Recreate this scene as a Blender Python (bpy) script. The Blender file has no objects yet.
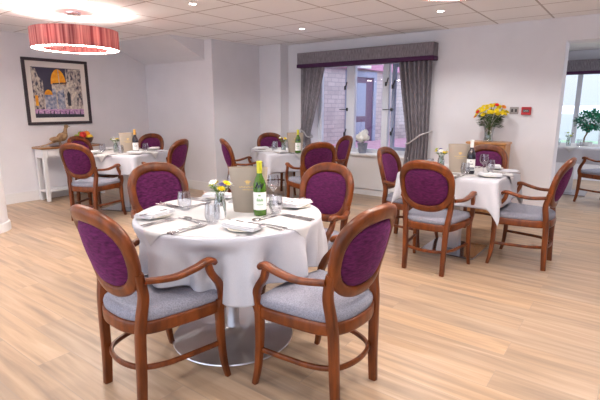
import bpy, bmesh, math, random
from mathutils import Vector, Matrix
random.seed(7)
PI = math.pi
sc = bpy.context.scene
COL = sc.collection

# ------------------------------------------------------------------ materials
def new_mat(name):
    m = bpy.data.materials.new(name); m.use_nodes = True
    nt = m.node_tree
    return m, nt, nt.nodes['Principled BSDF'], nt.nodes, nt.links

def plain(name, col, rough=.5, metal=0, spec=.5, coat=0, sheen=0, emit=None, es=0, bump=0, bscale=60):
    m, nt, b, N, Lk = new_mat(name)
    b.inputs['Base Color'].default_value = (*col, 1)
    b.inputs['Roughness'].default_value = rough
    b.inputs['Metallic'].default_value = metal
    b.inputs['Specular IOR Level'].default_value = spec
    b.inputs['Coat Weight'].default_value = coat
    b.inputs['Sheen Weight'].default_value = sheen
    if emit:
        b.inputs['Emission Color'].default_value = (*emit, 1); b.inputs['Emission Strength'].default_value = es
    if bump:
        tc = N.new('ShaderNodeTexCoord'); nz = N.new('ShaderNodeTexNoise'); bp = N.new('ShaderNodeBump')
        nz.inputs['Scale'].default_value = bscale; bp.inputs['Strength'].default_value = bump; bp.inputs['Distance'].default_value = .01
        Lk.new(tc.outputs['Object'], nz.inputs['Vector']); Lk.new(nz.outputs['Fac'], bp.inputs['Height']); Lk.new(bp.outputs['Normal'], b.inputs['Normal'])
    return m

def noisy(name, c1, c2, scale=(10, 10, 10), detail=4, rough=.5, lo=.35, hi=.65, coat=0, sheen=0, sheen_tint=None, bump=0, spec=.5, nscale=1):
    m, nt, b, N, Lk = new_mat(name)
    tc = N.new('ShaderNodeTexCoord'); mp = N.new('ShaderNodeMapping'); nz = N.new('ShaderNodeTexNoise'); cr = N.new('ShaderNodeValToRGB')
    mp.inputs['Scale'].default_value = scale
    nz.inputs['Scale'].default_value = nscale; nz.inputs['Detail'].default_value = detail
    cr.color_ramp.elements[0].position = lo; cr.color_ramp.elements[1].position = hi
    cr.color_ramp.elements[0].color = (*c1, 1); cr.color_ramp.elements[1].color = (*c2, 1)
    Lk.new(tc.outputs['Object'], mp.inputs['Vector']); Lk.new(mp.outputs['Vector'], nz.inputs['Vector'])
    Lk.new(nz.outputs['Fac'], cr.inputs['Fac']); Lk.new(cr.outputs['Color'], b.inputs['Base Color'])
    b.inputs['Roughness'].default_value = rough; b.inputs['Coat Weight'].default_value = coat
    b.inputs['Specular IOR Level'].default_value = spec
    b.inputs['Sheen Weight'].default_value = sheen
    if sheen_tint: b.inputs['Sheen Tint'].default_value = (*sheen_tint, 1)
    if bump:
        bp = N.new('ShaderNodeBump'); bp.inputs['Strength'].default_value = bump; bp.inputs['Distance'].default_value = .01
        Lk.new(nz.outputs['Fac'], bp.inputs['Height']); Lk.new(bp.outputs['Normal'], b.inputs['Normal'])
    return m

def clear_glass(name, tint=(1, 1, 1), gloss=.08, rough=.02):
    m, nt, b, N, Lk = new_mat(name)
    out = N['Material Output']; N.remove(b)
    tr = N.new('ShaderNodeBsdfTransparent'); gl = N.new('ShaderNodeBsdfGlossy'); mx = N.new('ShaderNodeMixShader')
    lw = N.new('ShaderNodeLayerWeight'); mr = N.new('ShaderNodeMapRange')
    lw.inputs['Blend'].default_value = .35
    mr.inputs['To Min'].default_value = gloss; mr.inputs['To Max'].default_value = min(1, gloss * 6)
    tr.inputs['Color'].default_value = (*tint, 1); gl.inputs['Roughness'].default_value = rough
    Lk.new(lw.outputs['Facing'], mr.inputs['Value']); Lk.new(mr.outputs['Result'], mx.inputs['Fac'])
    Lk.new(tr.outputs[0], mx.inputs[1]); Lk.new(gl.outputs[0], mx.inputs[2]); Lk.new(mx.outputs[0], out.inputs['Surface'])
    return m

def floor_mat():
    m, nt, b, N, Lk = new_mat('oak_planks')
    tc = N.new('ShaderNodeTexCoord')
    br = N.new('ShaderNodeTexBrick'); br.offset = .37; br.offset_frequency = 2
    br.inputs['Color1'].default_value = (0, 0, 0, 1); br.inputs['Color2'].default_value = (1, 1, 1, 1); br.inputs['Mortar'].default_value = (.5, .5, .5, 1)
    br.inputs['Scale'].default_value = 1; br.inputs['Brick Width'].default_value = 1.22; br.inputs['Row Height'].default_value = .18
    br.inputs['Mortar Size'].default_value = .0016; br.inputs['Bias'].default_value = 0
    Lk.new(tc.outputs['Object'], br.inputs['Vector'])
    # offset grain per plank
    vm = N.new('ShaderNodeVectorMath'); vm.operation = 'MULTIPLY_ADD'
    Lk.new(br.outputs['Color'], vm.inputs[0]); vm.inputs[1].default_value = (7, 13, 5); Lk.new(tc.outputs['Object'], vm.inputs[2])
    mp = N.new('ShaderNodeMapping'); mp.inputs['Scale'].default_value = (.8, 11, 1); Lk.new(vm.outputs[0], mp.inputs['Vector'])
    nz = N.new('ShaderNodeTexNoise'); nz.inputs['Scale'].default_value = 1.6; nz.inputs['Detail'].default_value = 6; nz.inputs['Distortion'].default_value = .6
    Lk.new(mp.outputs[0], nz.inputs['Vector'])
    cr = N.new('ShaderNodeValToRGB'); e = cr.color_ramp.elements
    e[0].position = .30; e[0].color = (.31, .225, .165, 1)
    e[1].position = .72; e[1].color = (.56, .41, .295, 1)
    e2 = e.new(.5); e2.color = (.45, .315, .21, 1)
    Lk.new(nz.outputs['Fac'], cr.inputs['Fac'])
    # per plank tone
    mx = N.new('ShaderNodeMix'); mx.data_type = 'RGBA'; mx.blend_type = 'MULTIPLY'; mx.inputs['Factor'].default_value = 1
    cr2 = N.new('ShaderNodeValToRGB'); cr2.color_ramp.elements[0].color = (.86, .88, .92, 1); cr2.color_ramp.elements[1].color = (1.08, 1.04, .98, 1)
    Lk.new(br.outputs['Color'], cr2.inputs['Fac'])
    Lk.new(cr.outputs['Color'], mx.inputs['A']); Lk.new(cr2.outputs['Color'], mx.inputs['B'])
    mx2 = N.new('ShaderNodeMix'); mx2.data_type = 'RGBA'; Lk.new(br.outputs['Fac'], mx2.inputs['Factor'])
    Lk.new(mx.outputs['Result'], mx2.inputs['A']); mx2.inputs['B'].default_value = (.34, .26, .20, 1)
    Lk.new(mx2.outputs['Result'], b.inputs['Base Color'])
    b.inputs['Roughness'].default_value = .36; b.inputs['Specular IOR Level'].default_value = .45
    return m

def tile_mat():
    m, nt, b, N, Lk = new_mat('ceiling_tiles')
    tc = N.new('ShaderNodeTexCoord'); sx = N.new('ShaderNodeSeparateXYZ'); Lk.new(tc.outputs['Object'], sx.inputs[0])
    masks = []
    for ax, off in (('X', -3.4206), ('Y', 5.9545)):
        s = N.new('ShaderNodeMath'); s.operation = 'SUBTRACT'; Lk.new(sx.outputs[ax], s.inputs[0]); s.inputs[1].default_value = off
        p = N.new('ShaderNodeMath'); p.operation = 'PINGPONG'; Lk.new(s.outputs[0], p.inputs[0]); p.inputs[1].default_value = .30902
        l = N.new('ShaderNodeMath'); l.operation = 'LESS_THAN'; Lk.new(p.outputs[0], l.inputs[0]); l.inputs[1].default_value = .010
        masks.append(l)
    mxm = N.new('ShaderNodeMath'); mxm.operation = 'MAXIMUM'; Lk.new(masks[0].outputs[0], mxm.inputs[0]); Lk.new(masks[1].outputs[0], mxm.inputs[1])
    nz = N.new('ShaderNodeTexNoise'); nz.inputs['Scale'].default_value = 90; Lk.new(tc.outputs['Object'], nz.inputs['Vector'])
    cr = N.new('ShaderNodeValToRGB'); cr.color_ramp.elements[0].color = (.90, .89, .91, 1); cr.color_ramp.elements[1].color = (.95, .94, .96, 1)
    Lk.new(nz.outputs['Fac'], cr.inputs['Fac'])
    mx = N.new('ShaderNodeMix'); mx.data_type = 'RGBA'; Lk.new(mxm.outputs[0], mx.inputs['Factor'])
    Lk.new(cr.outputs['Color'], mx.inputs['A']); mx.inputs['B'].default_value = (.52, .47, .47, 1)
    Lk.new(mx.outputs['Result'], b.inputs['Base Color']); b.inputs['Roughness'].default_value = .9
    return m

def brick_mat():
    m, nt, b, N, Lk = new_mat('outside_brick')
    tc = N.new('ShaderNodeTexCoord'); br = N.new('ShaderNodeTexBrick')
    br.inputs['Color1'].default_value = (.42, .36, .37, 1); br.inputs['Color2'].default_value = (.54, .46, .47, 1); br.inputs['Mortar'].default_value = (.34, .31, .33, 1)
    br.inputs['Scale'].default_value = 1; br.inputs['Brick Width'].default_value = .225; br.inputs['Row Height'].default_value = .09; br.inputs['Mortar Size'].default_value = .008
    mp = N.new('ShaderNodeMapping'); mp.inputs['Rotation'].default_value = (-PI / 2, 0, 0)
    Lk.new(tc.outputs['Object'], mp.inputs['Vector']); Lk.new(mp.outputs[0], br.inputs['Vector']); Lk.new(br.outputs['Color'], b.inputs['Base Color'])
    b.inputs['Roughness'].default_value = .9
    return m

def stripes_mat(name, c1, c2, sx, sz, translucent=0):
    m, nt, b, N, Lk = new_mat(name)
    tc = N.new('ShaderNodeTexCoord'); mp = N.new('ShaderNodeMapping'); mp.inputs['Scale'].default_value = (sx, sx, sz)
    nz = N.new('ShaderNodeTexNoise'); nz.inputs['Scale'].default_value = 1; nz.inputs['Detail'].default_value = 3
    cr = N.new('ShaderNodeValToRGB'); cr.color_ramp.elements[0].position = .35; cr.color_ramp.elements[1].position = .68
    cr.color_ramp.elements[0].color = (*c1, 1); cr.color_ramp.elements[1].color = (*c2, 1)
    Lk.new(tc.outputs['Object'], mp.inputs['Vector']); Lk.new(mp.outputs[0], nz.inputs['Vector']); Lk.new(nz.outputs['Fac'], cr.inputs['Fac'])
    Lk.new(cr.outputs['Color'], b.inputs['Base Color']); b.inputs['Roughness'].default_value = .8
    if translucent:
        tl = N.new('ShaderNodeBsdfTranslucent'); mx = N.new('ShaderNodeMixShader'); mx.inputs['Fac'].default_value = translucent
        Lk.new(cr.outputs['Color'], tl.inputs['Color']); Lk.new(b.outputs[0], mx.inputs[1]); Lk.new(tl.outputs[0], mx.inputs[2])
        Lk.new(mx.outputs[0], N['Material Output'].inputs['Surface'])
    return m

M = {}
M['floor'] = floor_mat(); M['ceil'] = tile_mat(); M['brick'] = brick_mat()
M['wall'] = noisy('wall_paint', (.745, .735, .775), (.775, .765, .805), (3, 3, 3), rough=.85, spec=.2)
M['white'] = plain('white_gloss_paint', (.80, .79, .80), .4)
M['upvc'] = plain('white_upvc', (.70, .73, .80), .35)
M['wood'] = noisy('chair_wood', (.072, .0155, .0030), (.225, .053, .0085), (14, 14, 3.0), rough=.34, coat=.12, lo=.3, hi=.72, nscale=1.4, spec=.35)
M['oak'] = noisy('sideboard_oak', (.40, .17, .05), (.56, .27, .09), (16, 16, 2), rough=.35, coat=.2)
M['top'] = noisy('console_top', (.26, .11, .035), (.40, .19, .06), (2, 14, 8), rough=.3, coat=.3)
M['velvet'] = noisy('purple_velvet', (.042, .005, .030), (.135, .016, .092), (34, 34, 110), rough=.75, lo=.3, hi=.75, sheen=.22, sheen_tint=(.62, .16, .55), bump=.25, spec=.15)
M['seat'] = noisy('grey_lavender_weave', (.20, .20, .25), (.30, .30, .355), (160, 160, 160), rough=.9, spec=.2, bump=.15)
M['cloth'] = noisy('white_linen', (.50, .50, .55), (.55, .55, .60), (300, 300, 300), rough=.75, spec=.25)
M['slip'] = noisy('cream_linen', (.54, .53, .535), (.58, .57, .575), (300, 300, 300), rough=.7, spec=.25)
M['napkin'] = plain('napkin_linen', (.66, .66, .69), .8, spec=.2, bump=.3, bscale=200)
M['china'] = plain('cream_china', (.83, .77, .66), .2)
M['steel'] = plain('polished_steel', (.72, .71, .74), .30, 1)
M['steel_dark_refl'] = plain('steel_with_dark_reflection', (.30, .29, .32), .12, 1)  # dark reflections in the mirror steel are put into the base colour
M['brushed'] = plain('brushed_steel', (.60, .60, .64), .33, 1)
M['cutlery'] = plain('cutlery_steel', (.50, .48, .51), .2, 1)
M['black'] = plain('black_metal', (.02, .02, .022), .4)
M['glass'] = clear_glass('tumbler_glass', (.925, .93, .95), .08)
M['pane'] = clear_glass('window_glass', (.97, .98, 1), .03)
M['vaseglass'] = clear_glass('vase_glass', (.86, .90, .90), .12)
M['greenglass'] = plain('green_bottle_glass', (.055, .14, .008), .08, coat=.5)
M['greenlit'] = plain('pale_green_glass', (.36, .46, .03), .1, coat=.5)
M['darkglass'] = plain('dark_bottle_glass', (.012, .010, .018), .08, coat=.5)
M['label'] = plain('paper_label', (.82, .82, .80), .6)
M['labelink'] = plain('green_ink', (.18, .42, .14), .6)
M['greyink'] = plain('grey_ink', (.18, .18, .20), .6)
M['limefoil'] = plain('lime_foil', (.62, .60, .03), .35)
M['whitefoil'] = plain('white_foil', (.8, .78, .76), .4)
M['goldfoil'] = plain('gold_foil', (.65, .36, .08), .35)
M['taupe'] = noisy('taupe_card', (.37, .31, .25), (.40, .335, .27), (6, 6, 6), rough=.55)
M['gold'] = plain('gold_print', (.75, .50, .16), .35, .4)
M['curtain'] = stripes_mat('grey_slub_curtain', (.16, .14, .16), (.33, .30, .33), 130, 12)
M['pelmet'] = stripes_mat('grey_slub_pelmet', (.13, .115, .135), (.27, .245, .27), 110, 14)
M['purple'] = plain('deep_purple_band', (.055, .008, .055), .8)
M['rope'] = plain('silver_rope', (.52, .50, .52), .5, bump=.5, bscale=300)
M['frame'] = plain('dark_brown_frame', (.035, .022, .028), .35)
M['mount'] = plain('ivory_mount', (.80, .76, .72), .8)
M['shade'] = stripes_mat('pink_string_shade', (.20, .05, .06), (.58, .30, .28), 42, 1.2, .24)
M['shade_in'] = stripes_mat('pink_string_lining', (.24, .07, .08), (.58, .30, .28), 42, 1.2, .24)
M['diffuser'] = plain('lamp_diffuser', (.9, .85, .8), .5, emit=(1, .90, .80), es=26)
M['chrome'] = plain('chrome', (.7, .7, .72), .12, 1)
M['spot'] = plain('downlight_lens', (.9, .9, .9), .3, emit=(1, .97, .92), es=22)
M['red'] = plain('red_plastic', (.45, .006, .012), .4)
M['plate'] = plain('satin_plate', (.33, .30, .29), .4)
M['fawn'] = noisy('carved_brown', (.20, .10, .045), (.46, .29, .15), (25, 25, 25), rough=.5)
M['bowl'] = plain('dark_bowl', (.05, .03, .025), .35)
M['leaf'] = noisy('leaf_green', (.012, .05, .012), (.045, .13, .03), (12, 12, 12), rough=.5)
M['bonsai'] = noisy('bonsai_green', (.02, .16, .10), (.06, .34, .20), (14, 14, 14), rough=.5)
M['stem'] = plain('stem_green', (.10, .18, .04), .6)
M['bark'] = plain('brown_bark', (.20, .10, .06), .8)
M['yellow'] = noisy('yellow_petal', (.80, .58, .0), (.88, .72, .02), (60, 60, 60), rough=.7)
M['orange'] = plain('orange_petal', (.80, .26, .02), .7)
M['redpetal'] = plain('red_petal', (.75, .02, .01), .7)
M['whitepetal'] = plain('white_petal', (.85, .85, .82), .7)
M['violet'] = plain('violet_petal', (.22, .18, .55), .7)
M['lime'] = plain('lime_petal', (.45, .52, .05), .7)
M['pot'] = noisy('slate_pot', (.20, .22, .30), (.30, .32, .40), (20, 20, 20), rough=.5)
M['fascia'] = plain('pink_fascia', (.55, .25, .40), .6)
M['paving'] = noisy('mauve_paving', (.48, .26, .36), (.56, .33, .42), (6, 6, 6), rough=.9)
M['doorpaint'] = plain('aubergine_door_paint', (.12, .06, .13), .4)
M['lightblue'] = plain('blue_grey_paint', (.28, .32, .46), .5)
M['lawn'] = noisy('lawn', (.35, .55, .36), (.45, .66, .44), (4, 4, 4), rough=.9)
M['garden'] = plain('pale_render', (.72, .70, .74), .9)
M['teal'] = plain('teal_plastic', (.03, .25, .20), .5)
for k, c in dict(apple=(.62, .03, .02), lime=(.30, .45, .04), lemon=(.85, .60, .04), tangerine=(.85, .30, .02)).items():
    M['fruit_' + k] = plain('skin_' + k, c, .4, bump=.1, bscale=90)

def art_mat():
    # a loose townscape: night sky, pale facades with windows, a violet square
    m, nt, b, N, Lk = new_mat('townscape_paint')
    tc = N.new('ShaderNodeTexCoord'); nz = N.new('ShaderNodeTexNoise'); nz.inputs['Scale'].default_value = 22; nz.inputs['Detail'].default_value = 5
    cr = N.new('ShaderNodeValToRGB'); e = cr.color_ramp.elements
    e[0].position = .36; e[0].color = (.05, .05, .09, 1); e[1].position = .62; e[1].color = (.62, .55, .47, 1)
    x = e.new(.48); x.color = (.34, .29, .27, 1)
    mp = N.new('ShaderNodeMapping'); mp.inputs['Scale'].default_value = (1, 1.6, .8)
    Lk.new(tc.outputs['Object'], mp.inputs['Vector']); Lk.new(mp.outputs[0], nz.inputs['Vector']); Lk.new(nz.outputs['Fac'], cr.inputs['Fac']); Lk.new(cr.outputs['Color'], b.inputs['Base Color'])
    b.inputs['Roughness'].default_value = .7
    return m
M['art'] = art_mat()
M['art_sky'] = plain('paint_night', (.05, .045, .085), .7)
M['art_pale'] = noisy('paint_facade', (.28, .25, .25), (.74, .66, .55), (30, 30, 22), rough=.7)
M['art_blue'] = noisy('paint_bluegrey', (.12, .16, .28), (.50, .50, .56), (24, 24, 24), rough=.7)
M['art_orange'] = noisy('paint_orange', (.75, .26, .01), (.90, .46, .03), (18, 18, 18), rough=.7)
M['art_violet'] = noisy('paint_violet', (.30, .14, .36), (.66, .42, .62), (20, 30, 60), rough=.7)
M['art_dark'] = plain('paint_dark', (.03, .03, .045), .7)

# ------------------------------------------------------------------ mesh helpers
def box(bm, x0, x1, y0, y1, z0, z1, bev=0):
    r = bmesh.ops.create_cube(bm, size=1)
    vs = r['verts']
    for v in vs:
        v.co = Vector(((x0 + x1) / 2 + v.co.x * (x1 - x0), (y0 + y1) / 2 + v.co.y * (y1 - y0), (z0 + z1) / 2 + v.co.z * (z1 - z0)))
    if bev:
        es = list({e for v in vs for e in v.link_edges})
        bmesh.ops.bevel(bm, geom=es, offset=bev, segments=2, affect='EDGES', profile=.5)

def obox(bm, c, half, mat3):
    vs = bmesh.ops.create_cube(bm, size=2)['verts']
    for v in vs:
        v.co = Vector(c) + mat3 @ Vector((v.co.x * half[0], v.co.y * half[1], v.co.z * half[2]))

def lathe(bm, prof, n=24, c=(0, 0, 0), ry=1.0, close=False):
    rings = []
    for r, z in prof:
        if r < 1e-6: rings.append([bm.verts.new((c[0], c[1], c[2] + z))])
        else: rings.append([bm.verts.new((c[0] + r * math.cos(2 * PI * i / n), c[1] + r * ry * math.sin(2 * PI * i / n), c[2] + z)) for i in range(n)])
    pairs = list(zip(rings, rings[1:]))
    if close: pairs.append((rings[-1], rings[0]))
    for a, b in pairs:
        for i in range(n):
            j = (i + 1) % n
            if len(a) == 1 and len(b) == 1: continue
            if len(a) == 1: bm.faces.new((a[0], b[j], b[i]))
            elif len(b) == 1: bm.faces.new((a[i], a[j], b[0]))
            else: bm.faces.new((a[i], a[j], b[j], b[i]))

def section(n, w, h, ex):
    out = []
    for i in range(n):
        t = 2 * PI * (i + .5) / n
        c, s = math.cos(t), math.sin(t)
        out.append((math.copysign(abs(c) ** (2 / ex), c) * w / 2, math.copysign(abs(s) ** (2 / ex), s) * h / 2))
    return out

def sweep(bm, pts, sizes, side=(0, 0, 1), closed=False, n=12, ex=4):
    """sizes: (w along tangent x side, h along side); side: one vector or one per point"""
    pts = [Vector(p) for p in pts]; m = len(pts)
    if not isinstance(sizes, list): sizes = [sizes] * m
    sides = [Vector(s) for s in side] if isinstance(side, list) else [Vector(side)] * m
    rings = []
    for i, p in enumerate(pts):
        if closed: t = pts[(i + 1) % m] - pts[i - 1]
        else: t = pts[min(i + 1, m - 1)] - pts[max(i - 1, 0)]
        t.normalize()
        s = sides[i] - t * sides[i].dot(t)
        if s.length < 1e-4: s = t.orthogonal()
        s.normalize(); q = t.cross(s)
        rings.append([bm.verts.new(p + q * a + s * b) for a, b in section(n, sizes[i][0], sizes[i][1], ex)])
    prs = list(zip(rings, rings[1:])) + ([(rings[-1], rings[0])] if closed else [])
    for a, b in prs:
        for i in range(n):
            j = (i + 1) % n
            bm.faces.new((a[i], a[j], b[j], b[i]))
    if not closed:
        bm.faces.new(rings[0][::-1]); bm.faces.new(rings[-1])

def tube(bm, pts, r, n=8, closed=False):
    sz = [(2 * x, 2 * x) for x in r] if isinstance(r, list) else (2 * r, 2 * r)
    sweep(bm, pts, sz, (.13, .21, 1), closed, n, 2)

def catmull(P, per=8, closed=False):
    P = [Vector(p) for p in P]; n = len(P); out = []
    rng = range(n) if closed else range(n - 1)
    for i in rng:
        if closed: p0, p1, p2, p3 = P[i - 1], P[i], P[(i + 1) % n], P[(i + 2) % n]
        else: p0, p1, p2, p3 = P[max(i - 1, 0)], P[i], P[i + 1], P[min(i + 2, n - 1)]
        for k in range(per):
            t = k / per
            out.append(.5 * ((2 * p1) + (p2 - p0) * t + (2 * p0 - 5 * p1 + 4 * p2 - p3) * t * t + (3 * p1 - p0 - 3 * p2 + p3) * t ** 3))
    if not closed: out.append(P[-1])
    return out

def ball(bm, c, r, seg=12, rng=8, sc3=(1, 1, 1)):
    vs = bmesh.ops.create_uvsphere(bm, u_segments=seg, v_segments=rng, radius=1)['verts']
    for v in vs: v.co = Vector(c) + Vector((v.co.x * r * sc3[0], v.co.y * r * sc3[1], v.co.z * r * sc3[2]))

def prism(bm, poly, x0, x1, plane='YZ'):
    """extrude a polygon; plane YZ -> along x, XZ -> along y, XY -> along z"""
    def mk(a, b, t): return {'YZ': (t, a, b), 'XZ': (a, t, b), 'XY': (a, b, t)}[plane]
    A = [bm.verts.new(mk(a, b, x0)) for a, b in poly]; B = [bm.verts.new(mk(a, b, x1)) for a, b in poly]
    bm.faces.new(A); bm.faces.new(B[::-1]); n = len(poly)
    for i in range(n): bm.faces.new((A[i], B[i], B[(i + 1) % n], A[(i + 1) % n]))

def obj(name, bm, mat, parent=None, smooth=True, loc=None):
    bmesh.ops.recalc_face_normals(bm, faces=bm.faces)
    me = bpy.data.meshes.new(name); bm.to_mesh(me); bm.free()
    me.materials.append(M[mat] if isinstance(mat, str) else mat)
    if smooth:
        for p in me.polygons: p.use_smooth = True
        try: me.set_sharp_from_angle(angle=math.radians(40))
        except Exception: pass
    o = bpy.data.objects.new(name, me); COL.objects.link(o)
    if parent: o.parent = parent
    if loc: o.location = loc
    return o

def NB(): return bmesh.new()
def empty(name, loc=(0, 0, 0), rz=0):
    o = bpy.data.objects.new(name, None); COL.objects.link(o); o.location = loc; o.rotation_euler = (0, 0, rz)
    o.empty_display_size = .05
    return o
def tag(o, label, cat, group=None, kind=None):
    o['label'] = label; o['category'] = cat
    if group: o['group'] = group
    if kind: o['kind'] = kind
    return o
def struct(o, label=None, cat=None):
    o['kind'] = 'structure'
    if label: o['label'] = label
    if cat: o['category'] = cat
    return o
def copy_tree(o, parent=None):
    c = o.copy(); COL.objects.link(c)
    if parent: c.parent = parent
    for ch in list(o.children): copy_tree(ch, c)
    return c
def rotz(fx, fy): return math.atan2(-fx, fy)

# ------------------------------------------------------------------ the room
H = 2.3806; D = 6.222; LX = -7.096
AY = 4.925; RX = -5.372       # back-left wall and its return
b = NB(); box(b, LX - .2, 3.2, -2.6, 10.2, -.1, 0); struct(obj('floor', b, 'floor', smooth=False), 'pale oak plank floor of the dining room', 'floor')
b = NB(); box(b, LX - .2, 3.2, -2.6, D + .02, H, H + .1); struct(obj('ceiling', b, 'ceil', smooth=False), 'white suspended tile ceiling of the dining room', 'ceiling')
b = NB(); box(b, LX - .2, LX, -2.6, AY + .2, 0, H); struct(obj('wall_left', b, 'wall', smooth=False), 'off-white left wall behind the console table', 'wall')
b = NB(); box(b, LX - .2, RX, AY, AY + .2, 0, H); struct(obj('wall_back_left', b, 'wall', smooth=False), 'off-white wall below the sloping bulkhead', 'wall')
b = NB(); box(b, RX - .2, RX, AY + .2, D + .3, 0, H); struct(obj('wall_return', b, 'wall', smooth=False), 'pale grey return wall beside the window corner', 'wall')
b = NB(); box(b, RX, -4.905, 6.01, D, 0, H); struct(obj('pillar', b, 'wall', smooth=False), 'shallow square wall pillar left of the curtains', 'pillar')
b = NB(); prism(b, [(4.25, H), (AY, H), (AY, 2.083)], LX, -5.54); struct(obj('bulkhead', b, 'wall', smooth=False), 'sloping white bulkhead under the ceiling at left', 'bulkhead')
# back wall with window and opening
WX0, WX1, WZ0, WZ1 = -4.42, -2.50, .645, 2.06
OX0, OX1, OZ = -.795, .95, 2.118
WT = .30
b = NB()
for x0, x1, z0, z1 in ((RX - .2, WX0, 0, H), (WX0, WX1, 0, WZ0 - .03), (WX0, WX1, WZ1, H), (WX1, OX0, 0, H), (OX0, OX1, OZ, H), (OX1, 3.2, 0, H)):
    box(b, x0, x1, D, D + WT, z0, z1)
struct(obj('wall_back', b, 'wall', smooth=False), 'off-white back wall with the window and the opening', 'wall')
b = NB(); box(b, 3.2, 3.4, -2.6, D, 0, H); struct(obj('wall_right_light_block', b, 'wall', smooth=False), 'unseen off-white wall added at right to hold back light', 'wall')  # unseen; put in to shut out light from the right side
# skirting
SK = .085
b = NB(); box(b, LX, LX + .016, -2.6, AY, 0, .145); struct(obj('baseboard_left', b, 'white', smooth=False))
b = NB(); box(b, LX, RX, AY - .016, AY, 0, .145); struct(obj('baseboard_back_left', b, 'white', smooth=False))
b = NB(); box(b, RX, RX + .016, AY - .016, 6.01, 0, .145); struct(obj('baseboard_return', b, 'white', smooth=False))
b = NB(); box(b, RX, -4.89, 5.995, 6.01, 0, .145); box(b, -4.905, -4.89, 6.01, D, 0, .145); struct(obj('baseboard_pillar', b, 'white', smooth=False))
b = NB(); box(b, -4.89, OX0, D - .016, D, 0, SK); box(b, OX1, 3.2, D - .016, D, 0, SK); struct(obj('baseboard_back', b, 'white', smooth=False))
# round column at the left edge
cx, cy = -5.755, 1.74
b = NB(); lathe(b, [(.26, 0), (.26, H)], 40, (cx, cy, 0)); o = struct(obj('column', b, 'wall'), 'round white column at the left edge', 'column')
b = NB(); lathe(b, [(.262, .10), (.275, .095), (.281, .08), (.281, 0)], 40, (cx, cy, 0)); struct(obj('trim_1', b, 'white'))

# window
w = struct(empty('window_1', ((WX0 + WX1) / 2, D + .2, WZ0)), 'white framed window between the grey curtains', 'window')
def wl(x): return x - (WX0 + WX1) / 2
fy0, fy1 = 0.0, .07
hz = WZ1 - WZ0
b = NB(); box(b, wl(WX0), wl(WX0) + .07, fy0, fy1, 0, hz); box(b, wl(WX1) - .07, wl(WX1), fy0, fy1, 0, hz); box(b, wl(WX0) + .07, wl(WX1) - .07, fy0, fy1, 0, .06); box(b, wl(WX0) + .07, wl(WX1) - .07, fy0, fy1, hz - .06, hz)
obj('outer_frame', b, 'upvc', w, False)
for x0, x1 in ((-3.86, -3.71), (-3.22, -3.115)):
    b = NB(); box(b, wl(x0), wl(x1), fy0 - .01, fy1, .06, hz - .06, .006); obj('mullion', b, 'upvc', w, False)
b = NB()
box(b, wl(-3.075), wl(-3.015), fy0 + .01, fy1 - .01, .06, hz - .06, .004); box(b, wl(-2.62), wl(-2.57), fy0 + .01, fy1 - .01, .06, hz - .06, .004)
box(b, wl(-3.015), wl(-2.62), fy0 + .01, fy1 - .01, .06, .11, .004); box(b, wl(-3.015), wl(-2.62), fy0 + .01, fy1 - .01, hz - .11, hz - .06, .004)
obj('casement_frame', b, 'lightblue', w, False)
for x0, x1 in ((WX0 + .07, -3.86), (-3.71, -3.22), (-3.015, -2.62)):
    b = NB(); box(b, wl(x0), wl(x1), .03, .036, .06, hz - .06); obj('pane', b, 'pane', w, False)
for x, z in ((-3.88, 1.02), (-3.16, 1.06), (-3.05, 1.02), (-3.88, .28), (-3.05, .32)):
    b = NB(); box(b, wl(x) - .012, wl(x) + .012, -.03, -.01, z - .03, z + .03); sweep(b, [(wl(x), -.035, z), (wl(x) + .03, -.045, z + .03), (wl(x) + .05, -.05, z + .09)], (.016, .014)); obj('handle', b, 'black', w)
for x in (-3.90, -3.12):
    b = NB(); sweep(b, [(wl(x) - .08, -.02, .68), (wl(x) + .07, -.02, .68)], (.012, .012)); box(b, wl(x) + .05, wl(x) + .075, -.03, 0, .655, .705); obj('stay', b, 'black', w)
b = NB(); box(b, WX0, WX1, D - .055, D + .2, WZ0 - .03, WZ0, .006); struct(obj('trim_2', b, 'white', smooth=False), 'white window sill board', 'sill')

b = NB(); box(b, WX0, WX1, D - .03, D, .10, WZ0 - .03, .004); struct(obj('trim_4', b, 'white', smooth=False), 'white panel below the window sill', 'panel')
# outside: a brick wing with a door, seen through the window
P1, P2 = Vector((-5.72, 6.6, 0)), Vector((-4.35, 14.6, 0))
dv = (P2 - P1).normalized(); ang = math.atan2(dv.y, dv.x); Lw = (P2 - P1).length
def on_wall(o): o.location = P1; o.rotation_euler = (0, 0, ang); return o
b = NB(); box(b, 0, Lw, 0, .25, 0, 2.20); struct(on_wall(obj('wall_outside', b, 'brick', smooth=False)), 'pale brick wall outside the window', 'wall')
b = NB(); box(b, 0, Lw, -.10, .3, 2.20, 3.0); struct(on_wall(obj('trim_3', b, 'fascia', smooth=False)), 'pink fascia band above the outside brick wall', 'fascia')
b = NB(); box(b, -9, -2.5, D + .31, 10, .50, .56); box(b, -9, -2.8, 10, 16, .50, .56); struct(obj('ground_outside', b, 'paving', smooth=False), 'mauve paving outside the window', 'ground')
dr = struct(on_wall(empty('door_1')), 'aubergine door in the outside brick wall', 'door')
b = NB()
for x0, x1, z0, z1 in ((2.25, 2.36, .56, 2.16), (3.22, 3.33, .56, 2.16), (2.36, 3.22, 2.03, 2.16)): box(b, x0, x1, -.05, .02, z0, z1)
obj('door_frame', b, 'lightblue', dr, False)
b = NB(); box(b, 2.36, 3.22, -.02, .0, .56, 2.03); obj('door_leaf', b, 'doorpaint', dr, False)
b = NB(); box(b, 2.50, 2.95, -.03, -.021, 1.15, 1.90); obj('door_glass', b, 'lightblue', dr, False)
b = NB(); box(b, 2.50, 2.95, -.03, -.021, .68, 1.02); obj('door_panel', b, 'lightblue', dr, False)
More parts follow.
